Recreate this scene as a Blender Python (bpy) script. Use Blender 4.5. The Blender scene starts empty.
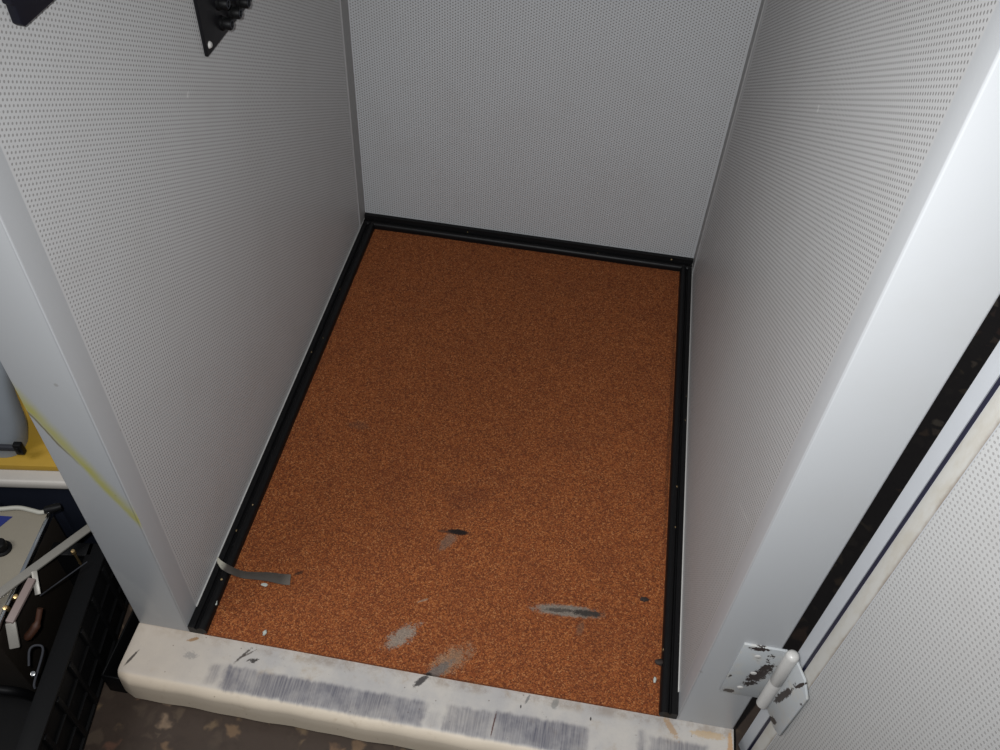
import bpy, bmesh, math, random
from mathutils import Vector, Matrix
random.seed(7)
S = bpy.context.scene
COL = S.collection
PI = math.pi
W, D, H = 0.72, 0.993, 1.95          # inside width, depth, height of the booth

# ------------------------------------------------------------------ helpers
def tag(o, label=None, cat=None, group=None, kind=None):
    if label: o['label'] = label
    if cat: o['category'] = cat
    if group: o['group'] = group
    if kind: o['kind'] = kind
    return o

def empty(name, loc=(0, 0, 0), rz=0.0):
    o = bpy.data.objects.new(name, None)
    o.empty_display_size = 0.05
    COL.objects.link(o)
    o.location = loc
    o.rotation_euler = (0, 0, rz)
    return o

def link(name, bm, mat, parent=None, loc=None, rz=0.0, smooth=True):
    bmesh.ops.recalc_face_normals(bm, faces=bm.faces[:])
    me = bpy.data.meshes.new(name)
    bm.to_mesh(me)
    bm.free()
    me.materials.append(mat)
    if smooth:
        for p in me.polygons: p.use_smooth = True
        me.set_sharp_from_angle(angle=math.radians(38))
    o = bpy.data.objects.new(name, me)
    COL.objects.link(o)
    if parent: o.parent = parent
    if loc: o.location = loc
    o.rotation_euler = (0, 0, rz)
    return o

def add_box(bm, a, b, bev=0.0, seg=2, M=None):
    t = bmesh.new()
    vs = [t.verts.new((x, y, z)) for x in (a[0], b[0]) for y in (a[1], b[1]) for z in (a[2], b[2])]
    for f in ((0,1,3,2), (4,6,7,5), (0,4,5,1), (2,3,7,6), (0,2,6,4), (1,5,7,3)):
        t.faces.new([vs[i] for i in f])
    bmesh.ops.recalc_face_normals(t, faces=t.faces[:])
    if bev > 0:
        bmesh.ops.bevel(t, geom=t.edges[:], offset=bev, segments=seg, profile=0.5, affect='EDGES')
    if M is not None: bmesh.ops.transform(t, matrix=M, verts=t.verts[:])
    merge(bm, t)

def front_bevel(bm, off):
    es = [e for e in bm.edges if all(abs(v.co.y) < 1e-6 for v in e.verts)]
    bmesh.ops.bevel(bm, geom=es, offset=off, segments=3, profile=0.5, affect='EDGES')
    return bm

def merge(bm, t):
    me = bpy.data.meshes.new('tmp')
    t.to_mesh(me); t.free()
    bm.from_mesh(me)
    bpy.data.meshes.remove(me)

def box(a, b, bev=0.0, seg=2, M=None):
    bm = bmesh.new(); add_box(bm, a, b, bev, seg, M); return bm

def add_lathe(bm, prof, M, n=24):
    """prof: (radius, height) pairs; axis = local z of M"""
    t = bmesh.new(); rings = []
    for r, h in prof:
        if r < 1e-7: rings.append([t.verts.new((0, 0, h))])
        else: rings.append([t.verts.new((r*math.cos(2*PI*i/n), r*math.sin(2*PI*i/n), h)) for i in range(n)])
    for A, B in zip(rings, rings[1:]):
        for i in range(n):
            j = (i+1) % n
            if len(A) == 1 and len(B) == 1: continue
            if len(A) == 1: t.faces.new((A[0], B[i], B[j]))
            elif len(B) == 1: t.faces.new((A[i], A[j], B[0]))
            else: t.faces.new((A[i], A[j], B[j], B[i]))
    bmesh.ops.recalc_face_normals(t, faces=t.faces[:])
    bmesh.ops.transform(t, matrix=M, verts=t.verts[:])
    merge(bm, t)

def axisM(loc, axis):
    return Matrix.Translation(Vector(loc)) @ Vector((0, 0, 1)).rotation_difference(Vector(axis)).to_matrix().to_4x4()

def add_prism(bm, poly, d0, d1, plane='XZ', bev=0.0):
    """extrude a 2D outline; plane gives the outline's axes, the remaining axis runs d0..d1"""
    def P(u, v, w):
        return {'XZ': (u, w, v), 'YZ': (w, u, v), 'XY': (u, v, w)}[plane]
    t = bmesh.new()
    A = [t.verts.new(P(u, v, d0)) for u, v in poly]
    B = [t.verts.new(P(u, v, d1)) for u, v in poly]
    t.faces.new(A); t.faces.new(B[::-1])
    n = len(poly)
    for i in range(n):
        t.faces.new((A[i], B[i], B[(i+1) % n], A[(i+1) % n]))
    bmesh.ops.recalc_face_normals(t, faces=t.faces[:])
    if bev: bmesh.ops.bevel(t, geom=t.edges[:], offset=bev, segments=2, profile=0.5, affect='EDGES')
    merge(bm, t)

def add_tube(bm, pts, r, n=10):
    pts = [Vector(p) for p in pts]
    t = bmesh.new(); rings = []
    up = Vector((0.13, 0.21, 1)).normalized()
    for i, p in enumerate(pts):
        d = (pts[min(i+1, len(pts)-1)] - pts[max(i-1, 0)]).normalized()
        x = d.cross(up)
        if x.length < 1e-3: x = d.cross(Vector((1, 0, 0)))
        x.normalize(); y = d.cross(x)
        rr = r[i] if isinstance(r, (list, tuple)) else r
        rings.append([t.verts.new(p + x*rr*math.cos(2*PI*k/n) + y*rr*math.sin(2*PI*k/n)) for k in range(n)])
    for A, B in zip(rings, rings[1:]):
        for k in range(n):
            t.faces.new((A[k], A[(k+1) % n], B[(k+1) % n], B[k]))
    t.faces.new(rings[0]); t.faces.new(rings[-1])
    bmesh.ops.recalc_face_normals(t, faces=t.faces[:])
    merge(bm, t)

def curve(pts, k=8):
    """Catmull-Rom through pts"""
    P = [Vector(p) for p in pts]
    P = [2*P[0]-P[1]] + P + [2*P[-1]-P[-2]]
    out = []
    for i in range(1, len(P)-2):
        for s in range(k):
            u = s/k
            a, b, c, d = P[i-1], P[i], P[i+1], P[i+2]
            out.append(0.5*((2*b) + (c-a)*u + (2*a-5*b+4*c-d)*u*u + (3*b-a-3*c+d)*u**3))
    out.append(P[-2])
    return out

# ------------------------------------------------------------------ node helper
ALB = 0.72          # overall paint brightness
class NT:
    def __init__(self, name):
        m = bpy.data.materials.new(name); m.use_nodes = True
        self.m = m; self.t = m.node_tree
        self.t.nodes.clear()
        self.out = self.t.nodes.new('ShaderNodeOutputMaterial')
        self.b = self.t.nodes.new('ShaderNodeBsdfPrincipled')
        self.t.links.new(self.b.outputs[0], self.out.inputs[0])
        co = self.t.nodes.new('ShaderNodeTexCoord')
        self.pos = co.outputs['Object']
        sp = self.t.nodes.new('ShaderNodeSeparateXYZ'); self.t.links.new(self.pos, sp.inputs[0])
        self.x, self.y, self.z = sp.outputs
    def put(self, sock, v):
        if v is None: return
        if isinstance(v, bpy.types.NodeSocket): self.t.links.new(v, sock)
        else:
            if isinstance(v, (tuple, list)) and len(v) == 3 and sock.type == 'RGBA': v = (*v, 1)
            sock.default_value = v
    def M(self, op, a, b=None, c=None, clamp=False):
        n = self.t.nodes.new('ShaderNodeMath'); n.operation = op; n.use_clamp = clamp
        for i, v in enumerate((a, b, c)): self.put(n.inputs[i], v)
        return n.outputs[0]
    def mix(self, f, a, b, typ='MIX'):
        n = self.t.nodes.new('ShaderNodeMix'); n.data_type = 'RGBA'; n.blend_type = typ
        self.put(n.inputs[0], f); self.put(n.inputs[6], a); self.put(n.inputs[7], b)
        return n.outputs[2]
    def map(self, scale=(1, 1, 1), loc=(0, 0, 0), rot=(0, 0, 0)):
        n = self.t.nodes.new('ShaderNodeMapping'); self.put(n.inputs[0], self.pos)
        n.inputs['Location'].default_value = loc; n.inputs['Rotation'].default_value = rot; n.inputs['Scale'].default_value = scale
        return n.outputs[0]
    def noise(self, scale, detail=3, rough=0.55, vec=None):
        n = self.t.nodes.new('ShaderNodeTexNoise'); self.put(n.inputs['Vector'], vec or self.pos)
        n.inputs['Scale'].default_value = scale; n.inputs['Detail'].default_value = detail; n.inputs['Roughness'].default_value = rough
        return n.outputs['Fac']
    def voro(self, scale, vec=None, feature='F1', rnd=1.0):
        n = self.t.nodes.new('ShaderNodeTexVoronoi'); n.feature = feature; self.put(n.inputs['Vector'], vec or self.pos)
        n.inputs['Scale'].default_value = scale; n.inputs['Randomness'].default_value = rnd
        return n
    def step(self, v, lo, hi):
        n = self.t.nodes.new('ShaderNodeMapRange'); n.interpolation_type = 'SMOOTHSTEP'
        self.put(n.inputs[0], v); self.put(n.inputs[1], lo); self.put(n.inputs[2], hi)
        return n.outputs[0]
    def ramp(self, f, stops):
        n = self.t.nodes.new('ShaderNodeValToRGB'); self.put(n.inputs[0], f)
        e = n.color_ramp.elements
        while len(e) < len(stops): e.new(0.5)
        for s, (p, c) in zip(e, stops): s.position = p; s.color = (*c, 1)
        return n.outputs[0]
    def band(self, v, lo, hi, soft):
        return self.M('MULTIPLY', self.step(v, lo-soft, lo+soft), self.M('SUBTRACT', 1.0, self.step(v, hi-soft, hi+soft)))
    def bump(self, h, dist=0.001, strength=0.5):
        n = self.t.nodes.new('ShaderNodeBump'); self.put(n.inputs['Height'], h)
        n.inputs['Distance'].default_value = dist; n.inputs['Strength'].default_value = strength
        self.t.links.new(n.outputs[0], self.b.inputs['Normal'])
    def blob(self, cx, cy, ang, la, lb, nz, amt=0.6, a='x', b='y'):
        """soft ragged ellipse on the (a,b) plane"""
        u = self.M('SUBTRACT', getattr(self, a), cx); v = self.M('SUBTRACT', getattr(self, b), cy)
        c, s = math.cos(ang), math.sin(ang)
        p = self.M('DIVIDE', self.M('ADD', self.M('MULTIPLY', u, c), self.M('MULTIPLY', v, s)), la)
        q = self.M('DIVIDE', self.M('SUBTRACT', self.M('MULTIPLY', v, c), self.M('MULTIPLY', u, s)), lb)
        r = self.M('SQRT', self.M('ADD', self.M('MULTIPLY', p, p), self.M('MULTIPLY', q, q)))
        r = self.M('ADD', r, self.M('MULTIPLY', self.M('SUBTRACT', nz, 0.5), amt*2))
        return self.M('SUBTRACT', 1.0, self.step(r, 0.65, 1.1))
    def done(self, col, rough=0.5, metal=0.0, spec=0.5):
        if not metal:
            col = self.mix(1.0, col, (ALB, ALB, ALB), 'MULTIPLY') if isinstance(col, bpy.types.NodeSocket) else tuple(v*ALB for v in col[:3])
        self.put(self.b.inputs['Base Color'], col); self.put(self.b.inputs['Roughness'], rough)
        self.put(self.b.inputs['Metallic'], metal); self.put(self.b.inputs['Specular IOR Level'], spec)
        return self.m

def sr(r, g, b):
    f = lambda c: (c/255/12.92) if c/255 <= 0.04045 else ((c/255+0.055)/1.055)**2.4
    return (f(r), f(g), f(b))

def simple(name, c, rough=0.5, metal=0.0, var=0.25, scale=40, spec=0.5):
    n = NT(name)
    nz = n.noise(scale, 4)
    col = n.mix(n.M('MULTIPLY', nz, var), c, tuple(x*0.45 for x in c))
    n.bump(n.noise(scale*8, 3), 0.0004, 0.25)
    return n.done(col, rough, metal, spec)

PAINT = (0.62, 0.62, 0.62)

def perforated(name, ua, va, lim, paint=PAINT, spec=0.45, felt=0.30, marks=()):
    """grey sheet metal punched with staggered round holes inside lim = (u0, u1, v0, v1); black felt behind"""
    p = 0.0056; a = p*math.sqrt(3)
    n = NT(name)
    u, v = getattr(n, ua), getattr(n, va)
    def d2(du, dv):
        x = n.M('WRAP', n.M('ADD', u, du), a/2, -a/2); y = n.M('WRAP', n.M('ADD', v, dv), p/2, -p/2)
        return n.M('ADD', n.M('MULTIPLY', x, x), n.M('MULTIPLY', y, y))
    r = n.M('SQRT', n.M('MINIMUM', d2(0.0, 0.0), d2(a/2, p/2)))
    hole = n.M('SUBTRACT', 1.0, n.step(r, 0.00105, 0.00155))
    inside = n.M('MULTIPLY', n.M('MULTIPLY', n.M('GREATER_THAN', u, lim[0]), n.M('LESS_THAN', u, lim[1])),
                 n.M('MULTIPLY', n.M('GREATER_THAN', v, lim[2]), n.M('LESS_THAN', v, lim[3])))
    hole = n.M('MULTIPLY', hole, inside)
    dirt = n.step(n.noise(9, 5, 0.65), 0.45, 0.8)
    c = n.mix(n.M('MULTIPLY', dirt, 0.10), paint, sr(150, 138, 122))
    # pale specks of chipped paint, few and far between
    vo = n.voro(7.0); speck = n.M('LESS_THAN', vo.outputs['Distance'], 0.018)
    c = n.mix(n.M('MULTIPLY', speck, 0.6), c, (0.75, 0.75, 0.73))
    for cu, cv, ang, la, lb, k in marks:
        c = n.mix(n.M('MULTIPLY', n.blob(cu, cv, math.radians(ang), la, lb, n.noise(300, 3), 0.5, ua, va), k), c, (0.85, 0.85, 0.83))
    c = n.mix(hole, c, (felt, felt*0.98, felt*0.96))
    n.bump(n.M('SUBTRACT', 1.0, hole), 0.0006, 0.35)
    return n.done(c, n.M('ADD', 0.42, n.M('MULTIPLY', hole, 0.5)), 0.0, n.M('MULTIPLY', n.M('SUBTRACT', 1.0, hole), spec))

def jamb_paint(name, stain_and_shade=False):
    n = NT(name)
    nz = n.noise(30, 4)
    c = n.mix(n.M('MULTIPLY', n.step(n.noise(7, 4, 0.6), 0.5, 0.85), 0.10), (0.485, 0.495, 0.505) if stain_and_shade else (0.565, 0.58, 0.595), sr(165, 158, 140))  # left base darker, right lighter: uneven light put into the paint colour
    vo = n.voro(22.0)
    c = n.mix(n.M('MULTIPLY', n.M('LESS_THAN', vo.outputs['Distance'], 0.055), 0.35), c, sr(120, 112, 100))
    if stain_and_shade:
        # slanting yellow smear over the front face, with a thin dark lower edge
        f = n.M('ADD', -0.0745, n.M('MULTIPLY', n.M('SUBTRACT', 0.475, n.z), 0.36))      # x of the smear at this height
        d = n.M('ADD', n.M('SUBTRACT', n.x, f), n.M('MULTIPLY', n.M('SUBTRACT', n.noise(22, 3), 0.5), 0.010))
        inz = n.band(n.z, 0.262, 0.56, 0.025)
        wid = n.M('MULTIPLY', n.M('MULTIPLY', n.step(d, -0.005, 0.003), n.M('SUBTRACT', 1.0, n.step(d, 0.003, 0.022))), inz)
        front = n.M('LESS_THAN', n.y, 0.002)
        m = n.M('MULTIPLY', n.M('MULTIPLY', wid, front), n.M('ADD', 0.30, n.M('MULTIPLY', nz, 0.75)))
        c = n.mix(m, c, sr(186, 180, 60))
        m2 = n.M('MULTIPLY', n.M('MULTIPLY', n.band(d, -0.0035, -0.0008, 0.0012), n.band(n.z, 0.40, 0.54, 0.03)), front)
        c = n.mix(n.M('MULTIPLY', m2, 0.75), c, sr(104, 88, 40))
        # greyish chalky scuff near the foot
        sc = n.M('MULTIPLY', n.blob(-0.062, 0.09, 0.3, 0.02, 0.07, nz, 0.8, 'x', 'z'), 0.25)
        c = n.mix(sc, c, (0.66, 0.66, 0.64))
    n.bump(n.noise(260, 3), 0.0003, 0.2)
    return n.done(c, 0.38, 0.0, 0.5)

M = {}
MR = [(0.377, 0.734, 90, 0.0060, 0.0042, 0.95), (0.080, 0.387, 144, 0.050, 0.0013, 0.5)]
ML = [(0.358, 0.661, 30, 0.0040, 0.0030, 0.9)]
M['wall_l'] = perforated('perforated_left', 'y', 'z', (0.0365, 0.945, 0.012, 1.90), felt=0.35, marks=ML)
M['wall_r'] = perforated('perforated_right', 'y', 'z', (0.0375, 0.925, 0.014, 1.90), marks=MR)
M['wall_b'] = perforated('perforated_back', 'x', 'z', (0.003, 0.717, 0.012, 1.90), (0.60, 0.615, 0.63))
M['door_p'] = perforated('perforated_door', 'x', 'z', (0.034, 0.80, 0.02, 1.78), (0.70, 0.70, 0.69), felt=0.48)
M['jamb_l'] = jamb_paint('shaded_jamb_left', True)
M['jamb_r'] = jamb_paint('lit_jamb_right')
M['metal'] = simple('grey_painted_metal', (0.42, 0.42, 0.42), 0.4, 0.0, 0.15)
M['strip'] = simple('grey_corner_strip', (0.36, 0.355, 0.35), 0.45, 0.0, 0.15)
M['ceil'] = simple('ceiling_paint', (0.45, 0.45, 0.46), 0.6)

def mat_carpet():
    n = NT('flecked_carpet')
    v1 = n.voro(620.0); v2 = n.voro(420.0)
    big = n.noise(14, 5, 0.6)
    fine = n.noise(620, 2, 0.7)
    sc = n.t.nodes.new('ShaderNodeSeparateColor'); n.t.links.new(v1.outputs['Color'], sc.inputs[0])
    c = n.ramp(sc.outputs[0], [(0.0, sr(78, 40, 20)), (0.3, sr(132, 68, 32)), (0.62, sr(166, 92, 42)), (0.85, sr(190, 120, 60)), (1.0, sr(212, 158, 98))])
    sc2 = n.t.nodes.new('ShaderNodeSeparateColor'); n.t.links.new(v2.outputs['Color'], sc2.inputs[0])
    c = n.mix(n.M('MULTIPLY', n.M('GREATER_THAN', sc2.outputs[1], 0.80), 0.65), c, sr(72, 36, 20))
    c = n.mix(n.M('MULTIPLY', n.M('LESS_THAN', sc2.outputs[1], 0.12), 0.5), c, sr(190, 120, 56))
    c = n.mix(0.45, c, n.mix(fine, sr(118, 58, 28), sr(182, 106, 52)))
    c = n.mix(n.M('MULTIPLY', n.step(big, 0.42, 0.75), 0.22), c, sr(110, 58, 34))
    c = n.mix(1.0, c, (0.87, 0.83, 0.92), 'MULTIPLY')
    nz = n.M('ADD', n.M('MULTIPLY', n.noise(480, 4, 0.85), 0.5), n.M('MULTIPLY', n.noise(95, 5, 0.8), 0.5)); nl = n.noise(45, 4, 0.7)
    def mark(cx, cy, ang, la, lb, col, k, amt=0.7, nn=None):
        nonlocal c
        c = n.mix(n.M('MULTIPLY', n.blob(cx, cy, math.radians(ang), la, lb, nn or nz, amt*2.0), k), c, col)
    mark(0.352, 0.315, 20, 0.050, 0.030, sr(96, 50, 32), 0.25, 0.8, nl)
    mark(0.140, 0.428, 0, 0.020, 0.010, sr(96, 72, 58), 0.35, 1.0)
    mark(0.344, 0.224, 60, 0.022, 0.009, sr(122, 104, 90), 0.6, 1.2)
    mark(0.357, 0.2435, 3, 0.0190, 0.0062, sr(24, 22, 22), 0.97, 0.3)
    mark(0.334, 0.2405, 3, 0.012, 0.0025, sr(60, 44, 36), 0.7, 0.8)
    mark(0.548, 0.137, 4, 0.058, 0.0105, sr(134, 126, 116), 0.95, 0.6)
    mark(0.580, 0.139, 6, 0.027, 0.0060, sr(50, 46, 44), 0.9, 0.8)
    mark(0.536, 0.136, 6, 0.022, 0.0035, sr(70, 64, 60), 0.8, 1.0)
    mark(0.571, 0.112, 80, 0.012, 0.006, sr(112, 88, 72), 0.5, 0.9)
    mark(0.309, 0.050, 46, 0.029, 0.0125, sr(150, 140, 128), 0.85, 1.3)
    mark(0.390, 0.028, 44, 0.034, 0.016, sr(156, 132, 108), 0.6, 1.5)
    mark(0.373, 0.008, 46, 0.026, 0.008, sr(116, 108, 102), 0.9, 1.0)
    mark(0.357, -0.006, 46, 0.012, 0.006, sr(40, 36, 36), 0.95, 0.5)
    mark(0.328, 0.113, 30, 0.010, 0.0022, sr(160, 136, 116), 0.7, 0.6)
    mark(0.128, 0.123, 30, 0.008, 0.003, sr(48, 30, 22), 0.8, 0.6)
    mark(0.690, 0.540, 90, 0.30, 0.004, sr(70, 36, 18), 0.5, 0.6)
    c = n.mix(0.30, c, n.mix(sc.outputs[0], (0.35, 0.33, 0.31), (1.5, 1.5, 1.5)), 'MULTIPLY')
    n.bump(n.M('ADD', fine, v1.outputs['Distance']), 0.0015, 0.55)
    return n.done(c, 0.85, 0.0, 0.25)
M['carpet'] = mat_carpet()

def mat_rubber():
    n = NT('black_rubber_edging')
    vo = n.voro(95.0); sc = n.t.nodes.new('ShaderNodeSeparateColor'); n.t.links.new(vo.outputs['Color'], sc.inputs[0])
    dot = n.M('MULTIPLY', n.M('LESS_THAN', vo.outputs['Distance'], 0.16), n.M('GREATER_THAN', sc.outputs[0], 0.955))
    c = n.mix(n.M('MULTIPLY', n.step(n.noise(60, 5, 0.7), 0.5, 0.8), 0.35), (0.005, 0.005, 0.0055), (0.016, 0.014, 0.013))
    c = n.mix(n.M('MULTIPLY', dot, 0.85), c, sr(186, 160, 118))
    n.bump(n.noise(300, 3), 0.0005, 0.3)
    return n.done(c, 0.45, 0.0, 0.22)
M['rubber'] = mat_rubber()

def mat_threshold():
    n = NT('scuffed_cream_board')
    nz = n.noise(120, 5, 0.7); big = n.noise(12, 5, 0.65)
    st = n.noise(1.0, 4, 0.7, n.map((420, 16, 60))); nr = n.noise(260, 5, 0.8)
    st2 = n.noise(1.0, 3, 0.6, n.map((120, 6, 30)))
    c = n.mix(n.step(big, 0.35, 0.7), sr(204, 198, 190), sr(184, 181, 179))
    c = n.mix(n.M('MULTIPLY', n.band(n.y, -0.012, 0.004, 0.006), n.M('MULTIPLY', n.step(n.noise(26, 6, 0.8), 0.42, 0.66), 0.5)), c, sr(132, 112, 92))
    c = n.mix(n.M('MULTIPLY', n.step(n.noise(90, 6, 0.8), 0.60, 0.72), 0.5), c, sr(120, 108, 98))
    c = n.mix(n.M('MULTIPLY', n.M('SUBTRACT', 1.0, n.step(n.z, -0.052, -0.036)), 0.85), c, sr(132, 129, 124))  # front face below the nose greyed to set off the painted highlight
    c = n.mix(n.M('MULTIPLY', n.band(n.y, -0.094, -0.074, 0.0025), 0.8), c, sr(226, 210, 186))  # nose band lightened: edge highlight put into the colour
    c = n.mix(n.M('MULTIPLY', n.step(n.noise(34, 5, 0.7), 0.56, 0.74), 0.40), c, sr(170, 150, 124))
    c = n.mix(n.M('MULTIPLY', n.M('SUBTRACT', 1.0, n.step(n.x, -0.05, 0.16)), 0.55), c, sr(202, 186, 166))
    # rubbed dark band, in three stretches, streaked along the tread
    def seg(x0, x1, y0, y1, k):
        nonlocal c
        yy = n.M('ADD', n.y, n.M('MULTIPLY', n.M('SUBTRACT', st2, 0.5), 0.010))
        xx = n.M('ADD', n.x, n.M('MULTIPLY', n.M('SUBTRACT', n.noise(70, 3), 0.5), 0.014))
        m = n.M('MULTIPLY', n.band(yy, y0, y1+0.001, 0.0038), n.band(xx, x0, x1, 0.005))
        top = n.M('GREATER_THAN', n.z, -0.0235)
        m = n.M('MULTIPLY', n.M('MULTIPLY', m, top), n.M('MULTIPLY', n.M('MULTIPLY', n.M('ADD', 0.55, n.M('MULTIPLY', n.step(st, 0.30, 0.70), 0.45)), n.M('ADD', 0.6, n.M('MULTIPLY', n.step(n.noise(28, 3), 0.35, 0.6), 0.4))), k))
        c = n.mix(m, c, sr(96, 95, 106))
    seg(0.050, 0.066, -0.068, -0.040, 0.55)
    seg(0.072, 0.368, -0.0735, -0.0385, 0.95)
    seg(0.374, 0.390, -0.072, -0.050, 0.25)
    seg(0.396, 0.462, -0.073, -0.036, 0.75)
    seg(0.465, 0.598, -0.0735, -0.0335, 1.0)
    seg(0.668, 0.678, -0.066, -0.024, 0.9)
    seg(0.684, 0.765, -0.066, -0.030, 0.8)
    def mark(cx, cy, ang, la, lb, col, k, amt=0.7):
        nonlocal c
        c = n.mix(n.M('MULTIPLY', n.blob(cx, cy, math.radians(ang), la, lb, nr, amt*1.5), k), c, col)
    mark(0.090, -0.019, 58, 0.017, 0.0022, sr(62, 54, 50), 0.85, 1.2)
    mark(0.096, -0.016, 40, 0.012, 0.0015, sr(70, 60, 54), 0.7, 1.2)
    mark(0.108, -0.024, 20, 0.006, 0.0035, sr(38, 32, 30), 0.9, 1.2)
    mark(0.100, -0.025, 40, 0.004, 0.0014, sr(60, 52, 46), 0.8, 1.0)
    mark(0.010, -0.009, 25, 0.009, 0.003, sr(150, 112, 66), 0.8, 0.7)
    mark(0.016, -0.033, 0, 0.010, 0.006, sr(126, 126, 126), 0.5, 1.3)
    mark(-0.066, -0.052, 68, 0.015, 0.0022, sr(60, 54, 50), 0.9, 0.4)
    mark(0.352, -0.009, 50, 0.014, 0.005, sr(46, 42, 44), 0.9, 0.6)
    mark(0.466, -0.052, 86, 0.020, 0.0012, sr(84, 50, 44), 0.9, 0.5)
    mark(0.508, -0.008, 70, 0.008, 0.002, sr(100, 100, 100), 0.7, 0.5)
    mark(0.548, -0.007, 70, 0.010, 0.005, sr(120, 122, 120), 0.6, 0.7)
    mark(0.600, -0.020, 90, 0.003, 0.0015, sr(40, 36, 36), 0.9, 0.3)
    mark(0.500, -0.020, 90, 0.003, 0.0012, sr(40, 36, 36), 0.9, 0.3)
    mark(0.713, -0.012, -55, 0.020, 0.005, sr(176, 140, 96), 0.7, 0.9)
    mark(0.765, -0.013, 0, 0.026, 0.006, sr(200, 168, 120), 0.6, 0.7)
    mark(0.796, -0.030, 90, 0.030, 0.004, sr(196, 146, 84), 0.7, 0.5)
    vo = n.voro(55.0)
    c = n.mix(n.M('MULTIPLY', n.M('LESS_THAN', vo.outputs['Distance'], 0.06), 0.5), c, sr(86, 72, 60))
    n.bump(n.M('ADD', nz, n.M('MULTIPLY', st, 0.5)), 0.0006, 0.35)
    return n.done(c, 0.5, 0.0, 0.35)
M['threshold'] = mat_threshold()

def mat_terrazzo():
    n = NT('dark_terrazzo')
    wob = n.t.nodes.new('ShaderNodeVectorMath'); wob.operation = 'ADD'
    nn = n.t.nodes.new('ShaderNodeTexNoise'); n.put(nn.inputs['Vector'], n.pos); nn.inputs['Scale'].default_value = 60
    sc_ = n.t.nodes.new('ShaderNodeVectorMath'); sc_.operation = 'SCALE'; n.t.links.new(nn.outputs['Color'], sc_.inputs[0]); sc_.inputs['Scale'].default_value = 0.018
    n.t.links.new(n.pos, wob.inputs[0]); n.t.links.new(sc_.outputs[0], wob.inputs[1])
    v = n.voro(38.0, wob.outputs[0]); e = n.voro(38.0, wob.outputs[0], 'DISTANCE_TO_EDGE')
    s = n.t.nodes.new('ShaderNodeSeparateColor'); n.t.links.new(v.outputs['Color'], s.inputs[0])
    stone = n.ramp(s.outputs[0], [(0.0, sr(74, 62, 54)), (0.45, sr(98, 84, 70)), (0.7, sr(142, 118, 88)), (0.85, sr(132, 92, 74)), (1.0, sr(182, 164, 136))])
    m = n.M('MULTIPLY', n.step(e.outputs['Distance'], 0.06, 0.30), n.M('GREATER_THAN', s.outputs[1], 0.35))
    grime = n.noise(40, 5, 0.7)
    c = n.mix(n.M('MULTIPLY', m, 0.62), n.mix(grime, sr(54, 44, 38), sr(86, 72, 62)), stone)
    c = n.mix(n.M('MULTIPLY', n.step(grime, 0.5, 0.75), 0.4), c, sr(52, 46, 42))
    n.bump(grime, 0.001, 0.2)
    return n.done(c, 0.45, 0.0, 0.3)
M['terrazzo'] = mat_terrazzo()

def chipped(name, off, blobs=()):
    """off-white paint chipped down to dark steel"""
    n = NT(name)
    nz = n.noise(95, 5, 0.65, n.map(loc=(off, off*2, off)))
    big = n.noise(26, 3, 0.5, n.map(loc=(off, 0, off*3)))
    m = n.M('MULTIPLY', n.step(nz, 0.60, 0.63), n.step(big, 0.56, 0.60))
    nb = n.noise(210, 5, 0.7)
    for cx, cz, ang, la, lb, am in blobs:
        m = n.M('MAXIMUM', m, n.step(n.blob(cx, cz, math.radians(ang), la, lb, nb, am*1.6, 'x', 'z'), 0.45, 0.55))
    c = n.mix(n.M('MULTIPLY', n.step(n.noise(60, 4), 0.45, 0.7), 0.5), sr(190, 194, 196), sr(200, 194, 182))
    c = n.mix(m, c, sr(56, 48, 46))
    n.bump(n.M('SUBTRACT', 1.0, m), 0.0008, 0.6)
    return n.done(c, 0.42, 0.0, 0.45), n
M['chip'] = chipped('chipped_white_paint', 0.31, [(-0.022, 0.066, 75, 0.028, 0.0105, 0.9), (-0.018, 0.090, 60, 0.014, 0.007, 0.9), (-0.026, 0.040, 40, 0.010, 0.006, 0.8),
    (-0.038, 0.134, 10, 0.012, 0.005, 0.9), (-0.046, 0.010, 10, 0.008, 0.006, 0.5)])[0]
M['knuckle'] = simple('white_painted_steel', sr(212, 210, 206), 0.35, 0.0, 0.25, 60)

def mat_seal():
    n = NT('cream_door_seal')
    nz = n.noise(60, 5, 0.7, n.map((1, 1, 0.35)))
    c = n.mix(n.step(nz, 0.4, 0.7), sr(206, 204, 198), sr(198, 193, 182))
    edge = n.step(n.M('ADD', n.x, n.M('MULTIPLY', n.M('SUBTRACT', nz, 0.5), 0.006)), 0.0285, 0.0335)
    c = n.mix(n.M('MULTIPLY', edge, 0.8), c, sr(138, 122, 108))
    n.bump(nz, 0.0004, 0.3)
    return n.done(c, 0.5, 0.0, 0.35)
M['seal'] = mat_seal()
M['door'] = simple('door_paint', (0.58, 0.60, 0.63), 0.4, 0.0, 0.12)
M['groove'] = simple('dark_blue_rubber', (0.012, 0.012, 0.035), 0.5)
M['blackplate'] = simple('black_satin_metal', (0.008, 0.008, 0.010), 0.4, 0.0, 0.3, 60, 0.25)
M['blackplastic'] = simple('black_plastic', (0.0055, 0.0055, 0.006), 0.5, 0.0, 0.4, 50, 0.16)
M['navyblack'] = simple('dark_navy_plastic', (0.007, 0.007, 0.014), 0.5, 0.0, 0.3, 60, 0.25)
M['chrome'] = simple('bright_steel', (0.75, 0.75, 0.74), 0.18, 1.0, 0.1)
M['alu'] = simple('dull_aluminium', sr(150, 146, 138), 0.42, 0.25, 0.3, 50)
M['brass'] = simple('brass', (0.6, 0.42, 0.2), 0.3, 0.9, 0.3)
M['beige'] = simple('beige_enamel', sr(158, 150, 134), 0.5, 0.0, 0.3, 30)
M['brownside'] = simple('dark_brown_case', sr(44, 38, 32), 0.45, 0.0, 0.4, 30)
M['bluelab'] = simple('blue_label', sr(30, 44, 120), 0.5)
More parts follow.
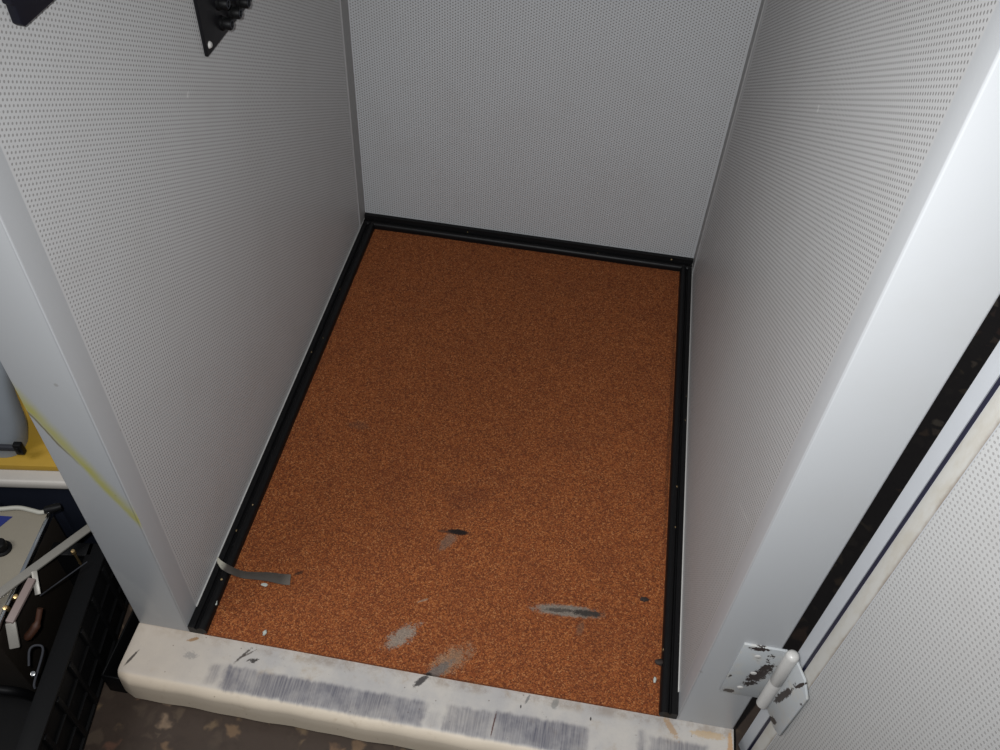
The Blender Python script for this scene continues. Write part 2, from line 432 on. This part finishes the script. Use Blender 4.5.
M['navy'] = simple('navy_plastic', sr(30, 34, 46), 0.5, 0.0, 0.4, 25, 0.3)
M['whitelid'] = simple('off_white_plastic', sr(196, 190, 182), 0.45, 0.0, 0.2)
M['yellow'] = simple('yellow_card', sr(190, 150, 40), 0.6, 0.0, 0.35, 25)
M['greyfab'] = simple('grey_vinyl', sr(146, 152, 158), 0.55, 0.0, 0.25, 30)
M['strap'] = simple('dark_strap', sr(44, 46, 54), 0.7, 0.0, 0.4)
M['pink'] = simple('pinkish_plastic', sr(160, 142, 136), 0.5)
M['rust'] = simple('orange_brown_rubber', sr(72, 38, 18), 0.6)
M['whitecable'] = simple('white_cable_jacket', sr(190, 188, 176), 0.5, 0.0, 0.1)
M['crumb'] = simple('chalky_paint_chip', sr(196, 202, 194), 0.7, 0.0, 0.2)
M['dark'] = simple('dark_crumb', sr(46, 34, 28), 0.7)

# ------------------------------------------------------------------ the setting
FZ = -0.095
tag(link('floor', box((-1.6, -1.6, FZ-0.05), (2.6, 2.4, FZ)), M['terrazzo']), 'dark brown terrazzo floor around the booth', 'floor', kind='structure')
T = 0.077
# side walls start behind the jambs; the back end of each carries a narrow plain strip set off by a bead
for side, x0, x1, m, lab in (('left', -T, 0.0, 'wall_l', 'left inner wall of perforated grey sheet metal'),
                             ('right', W, W+0.080, 'wall_r', 'right inner wall of perforated grey sheet metal')):
    o = link('wall_'+side, box((x0, 0.0342, FZ), (x1, D+T, H)), M[m])
    tag(o, lab, 'wall', kind='structure')
    s = 1 if side == 'left' else -1
    xi = 0.0 if side == 'left' else W
    bm = bmesh.new()
    add_tube(bm, [(xi+s*0.0006, 0.951, 0.0), (xi+s*0.0006, 0.951, H-0.02)], 0.0016, 8)
    tag(link('corner_bead', bm, M['metal'], o))
    bm = box((min(xi, xi+s*0.0010), 0.9525, 0.0), (max(xi, xi+s*0.0010), D-0.0002, H-0.02))
    tag(link('corner_strip', bm, M['strip'], o), 'plain darker strip in the corner')
    bm = box((min(xi, xi+s*0.0018), 0.034, -0.004), (max(xi, xi+s*0.0018), D, 0.0015), 0.0006)
    tag(link('bottom_lip', bm, M['knuckle'], o))
o = link('wall_back', box((-0.0005, D, FZ), (W+0.0005, D+T, H)), M['wall_b'])
tag(o, 'back wall of perforated grey sheet metal', 'wall', kind='structure')
tag(link('ceiling', box((-T, 0.0, H), (W+0.080, D+T, H+0.07)), M['ceil']), 'grey ceiling of the booth', 'ceiling', kind='structure')
TZ = -0.015
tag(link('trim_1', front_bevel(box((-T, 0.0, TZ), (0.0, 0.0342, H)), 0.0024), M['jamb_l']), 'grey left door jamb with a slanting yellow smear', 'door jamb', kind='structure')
tag(link('trim_2', front_bevel(box((W, 0.0, TZ), (W+0.080, 0.0342, H)), 0.0024), M['jamb_r']), 'grey right door jamb, toned paler as if lit, carrying the hinge', 'door jamb', kind='structure')
tag(link('trim_3', box((-T+0.002, 0.003, FZ), (W+0.078, D+0.05, -0.020)), M['brownside']), 'base slab of the booth under the carpet', 'base', kind='structure')

def edging(wid, up=0.0):
    """cross-section measured from the wall: flat foot, groove, rounded bead"""
    p = [(0.0, -0.0195), (0.0, up), (wid*0.36, up), (wid*0.40, up*0.6-0.004), (wid*0.46, -0.004)]
    for k in range(9):
        a = PI - PI*k/8
        p.append((wid*0.73 + wid*0.27*math.cos(a), -0.006 + 0.0075*math.sin(a)))
    p.append((wid, -0.0195))
    return p
bm = bmesh.new(); add_prism(bm, [(u+0.0002, z) for u, z in edging(0.0275)], 0.001, D-0.0005, 'XZ')
tag(link('baseboard_left', bm, M['rubber']), 'black rubber edging along the left wall', 'edging', kind='structure')
bm = bmesh.new(); add_prism(bm, [(W-0.0002-u, z) for u, z in edging(0.0255)], 0.001, D-0.0005, 'XZ')
tag(link('baseboard_right', bm, M['rubber']), 'black rubber edging along the right wall', 'edging', kind='structure')
bm = bmesh.new(); add_prism(bm, [(D-0.0002-u, z) for u, z in edging(0.0245, 0.010)], 0.0015, W-0.0015, 'YZ')
tag(link('baseboard_back', bm, M['rubber']), 'black rubber edging along the back wall', 'edging', kind='structure')

# ------------------------------------------------------------------ carpet
bm = bmesh.new()
nx, ny = 60, 84
x0, x1, y0, y1 = 0.0235, 0.6965, 0.0008, 0.972
g = [[None]*(ny+1) for _ in range(nx+1)]
for i in range(nx+1):
    for j in range(ny+1):
        x = x0+(x1-x0)*i/nx; y = y0+(y1-y0)*j/ny
        z = -0.0125 + 0.0006*math.sin(x*23+1)*math.sin(y*17)
        g[i][j] = bm.verts.new((x, y, z))
for i in range(nx):
    for j in range(ny):
        bm.faces.new((g[i][j], g[i+1][j], g[i+1][j+1], g[i][j+1]))
r = bmesh.ops.extrude_face_region(bm, geom=bm.faces[:])
for v in [e for e in r['geom'] if isinstance(e, bmesh.types.BMVert)]: v.co.z = -0.0198
tag(link('carpet', bm, M['carpet']), 'rust brown flecked carpet covering the booth floor', 'carpet')

# ------------------------------------------------------------------ threshold
prof = [(0.002, -0.0705), (0.002, -0.0165)]          # (y, z) outline, slightly hollowed tread and rounded nose
prof += [(-0.030, -0.0168), (-0.066, -0.0172)]
for k in range(7):
    a = PI/2 + PI/2*k/6
    prof.append((-0.070+0.016*math.cos(a), -0.0335+0.016*math.sin(a)))
prof += [(-0.0872, -0.052), (-0.0880, -0.0705)]
bm = bmesh.new()
xs = [-0.0785] + [-0.076+0.877*i/48 for i in range(49)]
rings = []
for i, x in enumerate(xs):
    ring = []
    for y, z in prof:
        sag = -0.0022*math.exp(-((x-0.38)/0.16)**2)*(1 if z > -0.03 else 0)
        chip = 0.0012*math.sin(x*61)*math.sin(x*23+1)
        yy = y + (chip if y < -0.06 else 0)
        if i == 0: yy = yy*0.985 - 0.0006; z = z - 0.0012*(1 if z > -0.03 else 0)
        if x < -0.06: yy += (-0.06-x)*0.5*max(0.0, min(1.0, (-0.06-y)/0.026))       # worn corner
        ring.append(bm.verts.new((x, yy, z+sag)))
    rings.append(ring)
for A, B in zip(rings, rings[1:]):
    for k in range(len(prof)):
        j = (k+1) % len(prof)
        bm.faces.new((A[k], A[j], B[j], B[k]))
bm.faces.new(rings[0]); bm.faces.new(rings[-1])
thr = tag(link('threshold_board', bm, M['threshold']), 'scuffed cream threshold board across the front of the booth floor', 'threshold')
# packing strip that carries the board
tag(link('trim_4', box((-0.072, -0.070, FZ), (W+0.076, 0.002, -0.0707)), M['brownside']), 'dark packing strip under the threshold board', 'packing strip', kind='structure')

# ------------------------------------------------------------------ open door, hinged on the right jamb
TH = math.radians(68)
HX, HY = 0.821, -0.008
DZ = -0.060
dw, dt = 0.855, 0.075
# body outline in plan (local x along the leaf, y into the leaf), with the seal groove
bm = bmesh.new()
def plan(y0_):
    return [(-0.008, 0.0), (0.0082, 0.0), (0.0084, 0.008), (0.0134, 0.008), (0.0137, 0.0), (0.80, 0.0), (dw, 0.0), (dw, dt), (-0.008, dt)]
add_prism(bm, plan(0), 0.0, 1.90, 'XY')
door = link('door_1', bm, M['door'], loc=(HX, HY, DZ), rz=-TH, smooth=False)
tag(door, 'open grey booth door seen from its perforated inner side', 'door', kind='structure')
bm = bmesh.new()
poly = [(0.0138, 0.002), (0.0141, -0.0002)] + [(0.016+0.012*k/4, -0.0008-0.0006*math.sin(PI*k/4)) for k in range(5)] + [(0.0318, -0.0004), (0.0335, 0.002)]
add_prism(bm, poly, 0.004, 1.896, 'XY')
tag(link('seal_strip', bm, M['seal'], door), 'cream seal strip with a rusty edge')
tag(link('groove_seal', box((0.0085, 0.0010, 0.004), (0.0133, 0.0078, 1.896)), M['groove'], door), 'thin dark blue rubber line')
tag(link('perforated_panel', box((0.0337, -0.0012, 0.004), (0.81, 0.003, 1.896), 0.0005), M['door_p'], door), 'perforated grey inner sheet')

# hinge: two leaves and a barrel
hg = empty('hinge', (0.811, -0.0075, 0.101))
tag(hg, 'chipped white steel hinge between the right jamb and the open door', 'hinge')
hx, hy, hz = 0.811, -0.0075, 0.093
def L(x, y, z): return (x-hx, y-hy, z-hz)
bm = box(L(0.754, -0.0030, 0.096), L(0.806, 0.0005, 0.232), 0.0008)
o = link('jamb_leaf', bm, M['chip'], hg); tag(o, 'chipped leaf on the jamb')
for zz, xx in ((0.118, 0.776), (0.163, 0.782), (0.208, 0.776)):
    bm = bmesh.new(); add_lathe(bm, [(0, 0.0012), (0.0030, 0.0010), (0.0042, 0.0)], axisM(L(xx, -0.0030, zz), (0, -1, 0)), 16)
    tag(link('screw', bm, M['knuckle'], hg))
bm = bmesh.new()
add_lathe(bm, [(0, -0.002), (0.006, -0.002), (0.0082, 0.0005), (0.0082, 0.066), (0.0078, 0.067), (0.0078, 0.068), (0.0082, 0.069),
               (0.0082, 0.139), (0.0070, 0.1425), (0.0040, 0.1445), (0, 0.145)], axisM((0, 0, 0), (0, 0, 1)), 24)
tag(link('barrel', bm, M['knuckle'], hg))
ML = chipped('chipped_white_paint_leaf', 0.9, [(0.012, 0.060, 80, 0.036, 0.0055, 0.6), (0.020, 0.002, 60, 0.010, 0.006, 0.7), (0.024, 0.118, 75, 0.016, 0.0028, 0.5)])[0]
bm = bmesh.new()
add_prism(bm, [(-0.010, 0.002), (-0.006, 0.136), (0.024, 0.134), (0.0415, 0.118), (0.0400, 0.000), (0.024, -0.006)], -0.0060, -0.0026, 'XZ', 0.0008)
o = link('door_leaf', bm, ML, hg, loc=L(HX, HY, 0.093), rz=-TH)
tag(o, 'chipped leaf on the open door')

# ------------------------------------------------------------------ black fittings on the left wall
jp = empty('jack_panel', (0.0, 0.414, 0.681))
tag(jp, 'black jack panel with round sockets, screwed to the left wall', 'jack panel')
bm = bmesh.new(); add_box(bm, (0.0005, 0.004, -0.003), (0.0050, 0.304, 0.22), 0.0010)
tag(link('plate', bm, M['blackplate'], jp))
for yy, zz in ((0.014, 0.008), (0.289, 0.012), (0.011, 0.208), (0.289, 0.208)):
    bm = bmesh.new(); add_lathe(bm, [(0, 0.0032), (0.0030, 0.0026), (0.0048, 0.0)], axisM((0.0049, yy, zz), (1, 0, 0)), 16)
    tag(link('screw', bm, M['knuckle'], jp), 'bright white screw')
for zz in (0.014, 0.040, 0.066, 0.092, 0.118, 0.144, 0.170, 0.196):
    for k in range(8):
        yy = 0.058 + 0.030*k
        bm = bmesh.new()
        add_lathe(bm, [(0.0090, 0), (0.0090, 0.003), (0.0074, 0.004), (0.0074, 0.011), (0.0062, 0.013), (0.0042, 0.013), (0.0038, 0.008), (0, 0.008)], axisM((0.0049, yy, zz), (1, 0, 0)), 18)
        j = link('jack', bm, M['blackplastic'], jp)
        bm = bmesh.new()
        add_lathe(bm, [(0.0052, 0.0129), (0.0052, 0.0136), (0.0042, 0.0136), (0.0042, 0.0129)], axisM((0.0049, yy, zz), (1, 0, 0)), 16)
        link('ferrule', bm, M['strap'], j)
wb = empty('wall_box', (0.0, 0.102, 0.870))
tag(wb, 'dark navy box on the left wall near the doorway, above the jamb', 'box')
bm = bmesh.new()
add_prism(bm, [(0.004, 0.0), (0.24, 0.0), (0.24, 0.16), (-0.003, 0.16), (-0.003, 0.022), (0.0, 0.020), (0.0, 0.004)], 0.0005, 0.009, 'YZ', 0.0012)
tag(link('housing', bm, M['navyblack'], wb))
bm = bmesh.new(); add_box(bm, (0.0088, 0.03, 0.045), (0.0125, 0.21, 0.15), 0.0015)
tag(link('cover', bm, M['blackplate'], wb))

# ------------------------------------------------------------------ litter on the booth floor
pts = curve([(0.0035, 0.113, 0.0042), (0.014, 0.105, 0.0046), (0.030, 0.100, 0.0030), (0.046, 0.102, -0.0085), (0.066, 0.1045, -0.0100), (0.086, 0.1065, -0.0098), (0.106, 0.1065, -0.0098), (0.121, 0.1065, -0.0075)], 6)
bm = bmesh.new(); rows = []
for i, p in enumerate(pts):
    t = i/(len(pts)-1)
    w = 0.0052 + 0.0032*t + 0.0008*math.sin(9*t)
    rows.append([bm.verts.new((p.x - 0.002*q, p.y + q*w, p.z + 0.0012*(1-abs(q)) + 0.0010)) for q in (-1, -0.4, 0.4, 1)])
for A, B in zip(rows, rows[1:]):
    for k in range(3): bm.faces.new((A[k], A[k+1], B[k+1], B[k]))
r = bmesh.ops.extrude_face_region(bm, geom=bm.faces[:])
for v in [e for e in r['geom'] if isinstance(e, bmesh.types.BMVert)]: v.co.z -= 0.0009
n = NT('torn_tape')
nz = n.noise(140, 5, 0.7)
c = n.mix(n.step(n.M('ADD', n.x, n.M('MULTIPLY', nz, 0.012)), 0.016, 0.030), sr(196, 192, 176), sr(74, 68, 62))
c = n.mix(n.M('MULTIPLY', n.step(n.M('ADD', n.x, n.M('MULTIPLY', nz, 0.01)), 0.108, 0.126), 0.55), c, sr(124, 116, 106))
c = n.mix(n.M('MULTIPLY', n.step(nz, 0.55, 0.7), 0.4), c, sr(48, 44, 42))
tag(link('tape_strip', bm, n.done(c, 0.55)), 'torn dark grey strip of tape with a pale end, lying over the left black edging', 'tape')

def crumb(name, x, y, z, s, mat, label, cat='paint chip', sq=(1, 1, 0.5)):
    bm = bmesh.new(); bmesh.ops.create_icosphere(bm, subdivisions=2, radius=s)
    for v in bm.verts:
        k = 1+random.uniform(-0.28, 0.28)
        v.co = Vector((v.co.x*sq[0]*k, v.co.y*sq[1]*k, v.co.z*sq[2]*k + s*sq[2]*0.8))
    return tag(link(name, bm, M[mat], loc=(x, y, z)), label, cat, 'crumbs of debris on the booth floor')
crumb('paint_chip', 0.0235, 0.046, -0.004, 0.0048, 'crumb', 'pale green-grey paint chip on the inner edge of the left black edging', sq=(0.9, 1.3, 0.35))
crumb('paint_chip', 0.0225, 0.028, -0.004, 0.0020, 'crumb', 'tiny pale crumb on the left black edging, nearest the threshold')
crumb('paint_chip', 0.084, 0.093, -0.0122, 0.0036, 'crumb', 'whitish crumb on the carpet beside the torn tape strip', sq=(1.5, 0.7, 0.4))
crumb('paint_chip', 0.111, 0.017, -0.0122, 0.0040, 'crumb', 'round white crumb on the carpet close to the threshold board, left of the grey smudge', sq=(0.8, 1, 0.8))
crumb('paint_chip', 0.6865, 0.051, -0.0122, 0.0032, 'crumb', 'white crumb on the carpet beside the right black edging near the threshold', sq=(0.7, 1.4, 0.5))
crumb('dark_crumb', 0.664, 0.178, -0.0122, 0.0058, 'dark', 'small dark crumb on the carpet near the right black edging', 'crumb', sq=(1.1, 0.7, 0.4))
crumb('dark_crumb', 0.692, 0.077, -0.008, 0.0062, 'dark', 'dark lump stuck to the right black edging near the front', 'crumb', sq=(1.3, 0.8, 0.5))

# ------------------------------------------------------------------ clutter left of the booth
RZ = math.radians(9)
# black crate: local x along its width (origin at right rear floor corner), local y toward the viewer is negative
cr = empty('plastic_crate', (-0.141, 0.080, FZ), RZ)
tag(cr, 'black ribbed plastic crate beside the left jamb, holding the instrument box', 'crate')
CW, CL, CH = 0.40, 0.46, 0.155
tag(link('base', box((-CW+0.004, -CL+0.004, 0.001), (-0.004, -0.004, 0.010), 0.002), M['blackplastic'], cr))
def crate_wall(a, b, n_rib, along):
    bm = bmesh.new()
    add_box(bm, a, b, 0.0012)
    for k in range(n_rib):
        t = (k+0.5)/n_rib
        if along == 'y':
            y = a[1]+(b[1]-a[1])*t; out = b[0] if b[0] > -0.1 else a[0]
            s = 1 if b[0] > -0.1 else -1
            add_box(bm, (min(out, out+s*0.006), y-0.004, 0.012), (max(out, out+s*0.006), y+0.004, CH-0.016), 0.001)
        else:
            x = a[0]+(b[0]-a[0])*t; out = b[1] if b[1] > -0.1 else a[1]
            s = 1 if b[1] > -0.1 else -1
            add_box(bm, (x-0.004, min(out, out+s*0.006), 0.012), (x+0.004, max(out, out+s*0.006), CH-0.016), 0.001)
    for zz in (0.05, 0.095):
        if along == 'y':
            out = b[0] if b[0] > -0.1 else a[0]; s = 1 if b[0] > -0.1 else -1
            add_box(bm, (min(out, out+s*0.005), a[1], zz), (max(out, out+s*0.005), b[1], zz+0.004), 0.001)
        else:
            out = b[1] if b[1] > -0.1 else a[1]; s = 1 if b[1] > -0.1 else -1
            add_box(bm, (a[0], min(out, out+s*0.005), zz), (b[0], max(out, out+s*0.005), zz+0.004), 0.001)
    return bm
tag(link('side_wall', crate_wall((-0.012, -CL+0.008, 0.006), (-0.008, -0.008, CH-0.004), 9, 'y'), M['blackplastic'], cr))
tag(link('side_wall', crate_wall((-CW+0.008, -CL+0.008, 0.006), (-CW+0.012, -0.008, CH-0.004), 9, 'y'), M['blackplastic'], cr))
tag(link('end_wall', crate_wall((-CW+0.012, -0.012, 0.006), (-0.012, -0.008, CH-0.004), 8, 'x'), M['blackplastic'], cr))
tag(link('end_wall', crate_wall((-CW+0.012, -CL+0.008, 0.006), (-0.012, -CL+0.012, CH-0.004), 8, 'x'), M['blackplastic'], cr))
bm = bmesh.new()
for a, b in (((-0.029, -CL, CH-0.006), (0.0, 0.0, CH)), ((-CW, -CL, CH-0.006), (-CW+0.029, 0.0, CH)),
             ((-CW+0.02, -0.022, CH-0.006), (-0.02, 0.0, CH)), ((-CW+0.02, -CL, CH-0.006), (-0.02, -CL+0.022, CH))):
    add_box(bm, a, b, 0.002)
tag(link('rim', bm, M['blackplastic'], cr))
bm = bmesh.new()
add_tube(bm, curve([(-0.052, -0.190, 0.150), (-0.054, -0.172, 0.160), (-0.046, -0.166, 0.162), (-0.036, -0.172, 0.160), (-0.034, -0.214, 0.156), (-0.032, -0.222, 0.152)], 6), 0.0016, 8)
tag(link('wire_catch', bm, M['strap'], cr), 'thin grey wire catch')

# low black tray added to fill the dark gap between crate and booth
tr = empty('gap_filler_tray', (-0.0815, 0.125, FZ))
tag(tr, 'low black tray added to fill the dark gap between the crate and the left jamb', 'tray')
bm = bmesh.new()
add_box(bm, (-0.026, -0.197, 0.0005), (0.0, -0.002, 0.004), 0.001)
tag(link('base', bm, M['blackplastic'], tr))
for a_, b_ in (((-0.003, -0.199, 0.0005), (0.0, 0.0, 0.052)), ((-0.028, -0.199, 0.0005), (-0.025, 0.0, 0.052))):
    bm = box(a_, b_, 0.001)
    for k in range(6): add_box(bm, (a_[0]-0.0008 if a_[0] < -0.01 else a_[0]-0.003, -0.190+0.03*k, 0.006), (b_[0]-0.002 if a_[0] < -0.01 else b_[0]-0.001, -0.187+0.03*k, 0.046), 0.0006)
    tag(link('side', bm, M['blackplastic'], tr))
bm = box((-0.028, -0.201, 0.0005), (0.0, -0.198, 0.052), 0.001)
tag(link('end', bm, M['blackplastic'], tr))

# beige instrument box standing in the crate
ib = empty('instrument_box', (-0.230, 0.097, FZ+0.0105), RZ*0.7)
tag(ib, 'beige topped instrument box with a black knob standing in the black crate', 'instrument')
IH = 0.198-0.0105
tag(link('case', box((-0.155, -0.205, 0.0), (0.006, -0.004, IH-0.012), 0.003), M['brownside'], ib))
tag(link('top_panel', box((-0.152, -0.202, IH-0.012), (0.001, -0.005, IH-0.002), 0.002), M['beige'], ib), 'beige enamelled top')
bm = bmesh.new()
add_box(bm, (0.0005, -0.203, IH-0.0125), (0.0060, -0.004, IH-0.0015), 0.0012)
tag(link('edge_trim', bm, M['chrome'], ib), 'bright metal edge')
bm = bmesh.new(); add_lathe(bm, [(0.013, 0), (0.013, 0.003), (0.0095, 0.004), (0.0088, 0.016), (0.007, 0.018), (0, 0.018)], axisM((-0.038, -0.072, IH-0.002), (0, 0, 1)), 24)
tag(link('knob', bm, M['blackplastic'], ib), 'black knob')
bm = bmesh.new(); add_prism(bm, [(-0.13, -0.045), (-0.062, -0.045), (-0.046, -0.018), (-0.13, -0.018)], IH-0.0022, IH-0.0014, 'XY')
tag(link('label_plate', bm, M['bluelab'], ib), 'dark blue label')

# white flex lying along the back of the instrument box
bm = bmesh.new(); add_tube(bm, curve([(-0.42, 0.060, 0.1050), (-0.345, 0.070, 0.1046), (-0.300, 0.080, 0.1046), (-0.272, 0.088, 0.1046), (-0.250, 0.0875, 0.1046), (-0.238, 0.0865, 0.1046), (-0.231, 0.0885, 0.1046)], 8), 0.0034, 10)
tag(link('white_flex', bm, M['whitecable']), 'white cable lying across the back edge of the beige instrument box', 'cable')
# black plug on its end
bm = bmesh.new(); add_lathe(bm, [(0, 0), (0.0045, 0.001), (0.0062, 0.005), (0.0062, 0.018), (0.005, 0.024), (0, 0.025)], axisM((-0.232, 0.0885, 0.1070), (0.75, 0.5, -0.05)), 16)
tag(link('black_plug', bm, M['blackplastic']), 'black cable plug behind the corner of the beige instrument box', 'plug')

# flat metal bar leaning over the crate
mb = empty('metal_bar', (-0.181, 0.089, 0.066))
tag(mb, 'flat dull grey metal bar slanting across the black crate', 'metal bar')
a = Vector((0.012, 0.026, -0.002)); b = Vector((-0.052, -0.180, 0.060))
def bar_bm(p, q, w, t):
    d = (q-p); Lg = d.length; x = d.normalized(); z = Vector((0.15, -0.05, 1)); z = (z - x*z.dot(x)).normalized(); y = z.cross(x)
    R = Matrix((x, y, z)).transposed().to_4x4(); R.translation = p
    return box((0, -w/2, -t/2), (Lg, w/2, t/2), min(w, t)*0.25, 2, R)
tag(link('bar', bar_bm(a, b, 0.0125, 0.004), M['alu'], mb))
tag(link('tab', bar_bm(Vector((-0.018, -0.092, 0.036)), Vector((-0.004, -0.118, 0.020)), 0.0075, 0.003), M['alu'], mb), 'short grey tab')

# clamp below the bar: pinkish arm, brass screws
cl = empty('small_clamp', (-0.195, -0.019, 0.090))
tag(cl, 'small pinkish clamp with brass screws under the metal bar in the crate', 'clamp')
tag(link('arm', bar_bm(Vector((0.0, 0.004, 0.012)), Vector((0.002, -0.062, 0.010)), 0.011, 0.007), M['pink'], cl))
for dx, dy in ((-0.009, -0.024), (-0.014, -0.042)):
    bm = bmesh.new(); add_lathe(bm, [(0, 0.008), (0.0030, 0.0075), (0.0042, 0.005), (0.0042, 0.0), (0.003, -0.02), (0, -0.02)], axisM((dx, dy, 0.006), (0.1, -0.2, 1)), 14)
    tag(link('screw', bm, M['brass'], cl), 'brass screw')
tag(link('jaw', bar_bm(Vector((0.002, -0.060, 0.008)), Vector((0.010, -0.082, -0.020)), 0.013, 0.006), M['alu'], cl), 'grey metal jaw')
bm = bmesh.new(); add_tube(bm, curve([(0.022, -0.028, -0.006), (0.020, -0.045, -0.022), (0.010, -0.062, -0.034)], 6), [0.004]*6+[0.006]*6+[0.004], 10)
tag(link('grip', bm, M['rust'], cl), 'orange brown grip')

# shiny bolt standing in the crate, thin rod, dark cable
bm = bmesh.new(); add_lathe(bm, [(0, 0.004), (0.0026, 0.0034), (0.0034, 0.001), (0.0034, -0.004), (0.0018, -0.004), (0.0018, -0.05), (0, -0.05)], axisM((-0.176, 0.049, 0.0755), (0.1, -0.1, 1)), 14)
tag(link('bolt', bm, M['brass']), 'small shiny bolt head glinting in the crate beyond the grey bar', 'bolt')
bm = bmesh.new(); add_tube(bm, [(-0.152, 0.040, 0.070), (-0.190, -0.024, 0.072)], 0.0009, 6)
tag(link('thin_rod', bm, M['strap']), 'thin dark rod lying over the crate beside the grey bar', 'rod')
bm = bmesh.new(); add_lathe(bm, [(0, 0.0035), (0.003, 0.003), (0.0042, 0.0), (0.0035, -0.006), (0, -0.006)], axisM((-0.1455, -0.129, 0.066), (0.3, -0.2, 1)), 14)
tag(link('rivet', bm, M['chrome']), 'shiny rivet on the rim of the black crate', 'rivet')
bm = bmesh.new(); add_tube(bm, curve([(-0.30, -0.135, 0.030), (-0.245, -0.143, 0.034), (-0.205, -0.145, 0.030), (-0.182, -0.139, 0.016), (-0.174, -0.130, -0.02), (-0.174, -0.124, -0.06)], 8), 0.0065, 12)
tag(link('black_cable', bm, M['blackplastic']), 'thick black cable curving inside the crate', 'cable')

# storage box behind the crate with white rimmed lid
sb = empty('storage_box', (-0.100, 0.158, FZ), RZ)
tag(sb, 'dark navy storage box with a white lid behind the black crate', 'storage box')
bm = bmesh.new(); add_box(bm, (-0.46, 0.0, 0.001), (0.0, 0.30, 0.197), 0.006, 3)
for k in range(5): add_box(bm, (-0.43+k*0.09, -0.004, 0.02), (-0.42+k*0.09, 0.002, 0.15), 0.001)
tag(link('body', bm, M['navy'], sb))
bm = bmesh.new(); add_box(bm, (-0.468, -0.008, 0.197), (0.008, 0.308, 0.215), 0.006, 3)
tag(link('lid', bm, M['whitelid'], sb), 'white lid')
bm = bmesh.new(); add_box(bm, (-0.40, 0.010, 0.0), (0.0, 0.24, 0.012), 0.001)
o = link('yellow_folder', bm, M['yellow'], loc=(-0.110, 0.160, FZ+0.2155), rz=RZ)
tag(o, 'yellow card folder lying on the white lid of the navy storage box', 'folder')
# grey pouch standing on the folder
gp = empty('grey_pouch', (-0.332, 0.172, FZ+0.2275+0.0005), RZ)
tag(gp, 'grey vinyl pouch with a dark strap standing on the yellow folder', 'pouch')
bm = bmesh.new()
nu, nv = 24, 14; rings = []
for j in range(nv+1):
    t = j/nv; ring = []
    wx = 0.034*(1+0.10*math.sin(PI*t)) ; wy = 0.020*(1-0.8*t*t) + 0.004
    for i in range(nu):
        a_ = 2*PI*i/nu
        cx = math.copysign(abs(math.cos(a_))**0.55, math.cos(a_)); sy = math.copysign(abs(math.sin(a_))**0.7, math.sin(a_))
        ring.append(bm.verts.new((wx*cx + 0.030*t + 0.003*math.sin(7*t+a_), wy*sy + 0.012*t, 0.18*t + 0.0015*math.sin(3*a_+9*t)*(0 if j == 0 else 1))))
    rings.append(ring)
for A, B in zip(rings, rings[1:]):
    for i in range(nu): bm.faces.new((A[i], A[(i+1) % nu], B[(i+1) % nu], B[i]))
bm.faces.new(rings[0]); bm.faces.new(rings[-1])
tag(link('bag', bm, M['greyfab'], gp))
tag(link('strap', box((-0.032, -0.0290, 0.024), (0.040, -0.0225, 0.033), 0.001), M['strap'], gp), 'dark strap')
bm = bmesh.new(); add_box(bm, (0.038, -0.031, 0.018), (0.050, -0.022, 0.040), 0.0015); add_box(bm, (0.042, -0.033, 0.023), (0.046, -0.021, 0.035), 0.001)
tag(link('buckle', bm, M['blackplastic'], gp), 'black buckle')

# ------------------------------------------------------------------ camera
C = Vector((0.49999, -0.54273, 1.24928))
rx, rz, ry, F = 0.83255976, -0.11582555, 0.06547113, 904.0517
f = Vector((math.sin(rz)*math.cos(rx), math.cos(rz)*math.cos(rx), -math.sin(rx)))
r0 = Vector((math.cos(rz), -math.sin(rz), 0)); u0 = r0.cross(f)
rr = math.cos(ry)*r0 + math.sin(ry)*u0; uu = -math.sin(ry)*r0 + math.cos(ry)*u0
cam = bpy.data.objects.new('camera', bpy.data.cameras.new('camera'))
cam.data.sensor_width = 36.0; cam.data.lens = F/1000*36; cam.data.clip_start = 0.01
mw = Matrix((rr, uu, -f)).transposed().to_4x4(); mw.translation = C
cam.matrix_world = mw
COL.objects.link(cam); S.camera = cam

# ------------------------------------------------------------------ light: the camera's flash plus a dim room
fl = bpy.data.lights.new('camera_flash', 'SPOT'); fl.energy = 44; fl.shadow_soft_size = 0.012; fl.color = (0.98, 0.99, 1.0)
fl.spot_size = math.radians(102); fl.spot_blend = 1.0
fo = bpy.data.objects.new('camera_flash', fl)
fa = (f + 0.07*rr).normalized(); ra = fa.cross(uu).normalized()
ml = Matrix((ra, ra.cross(fa), -fa)).transposed().to_4x4(); ml.translation = C + uu*0.040 - rr*0.060; fo.matrix_world = ml
COL.objects.link(fo)
al = bpy.data.lights.new('room_lamp', 'AREA'); al.shape = 'RECTANGLE'; al.size = 0.9; al.size_y = 0.7; al.energy = 17; al.color = (1.0, 0.985, 0.965)
ao = bpy.data.objects.new('room_lamp', al); ao.location = (-1.0, -0.85, 2.3)
ao.rotation_euler = (math.radians(24), math.radians(-38), 0); COL.objects.link(ao)
w = bpy.data.worlds.new('room'); S.world = w; w.use_nodes = True
w.node_tree.nodes['Background'].inputs[0].default_value = (0.80, 0.88, 1.0, 1)
w.node_tree.nodes['Background'].inputs[1].default_value = 0.13
S.view_settings.view_transform = 'Standard'; S.view_settings.look = 'None'
S.view_settings.exposure = 0.47; S.view_settings.gamma = 1.0
S.view_settings.use_curve_mapping = False
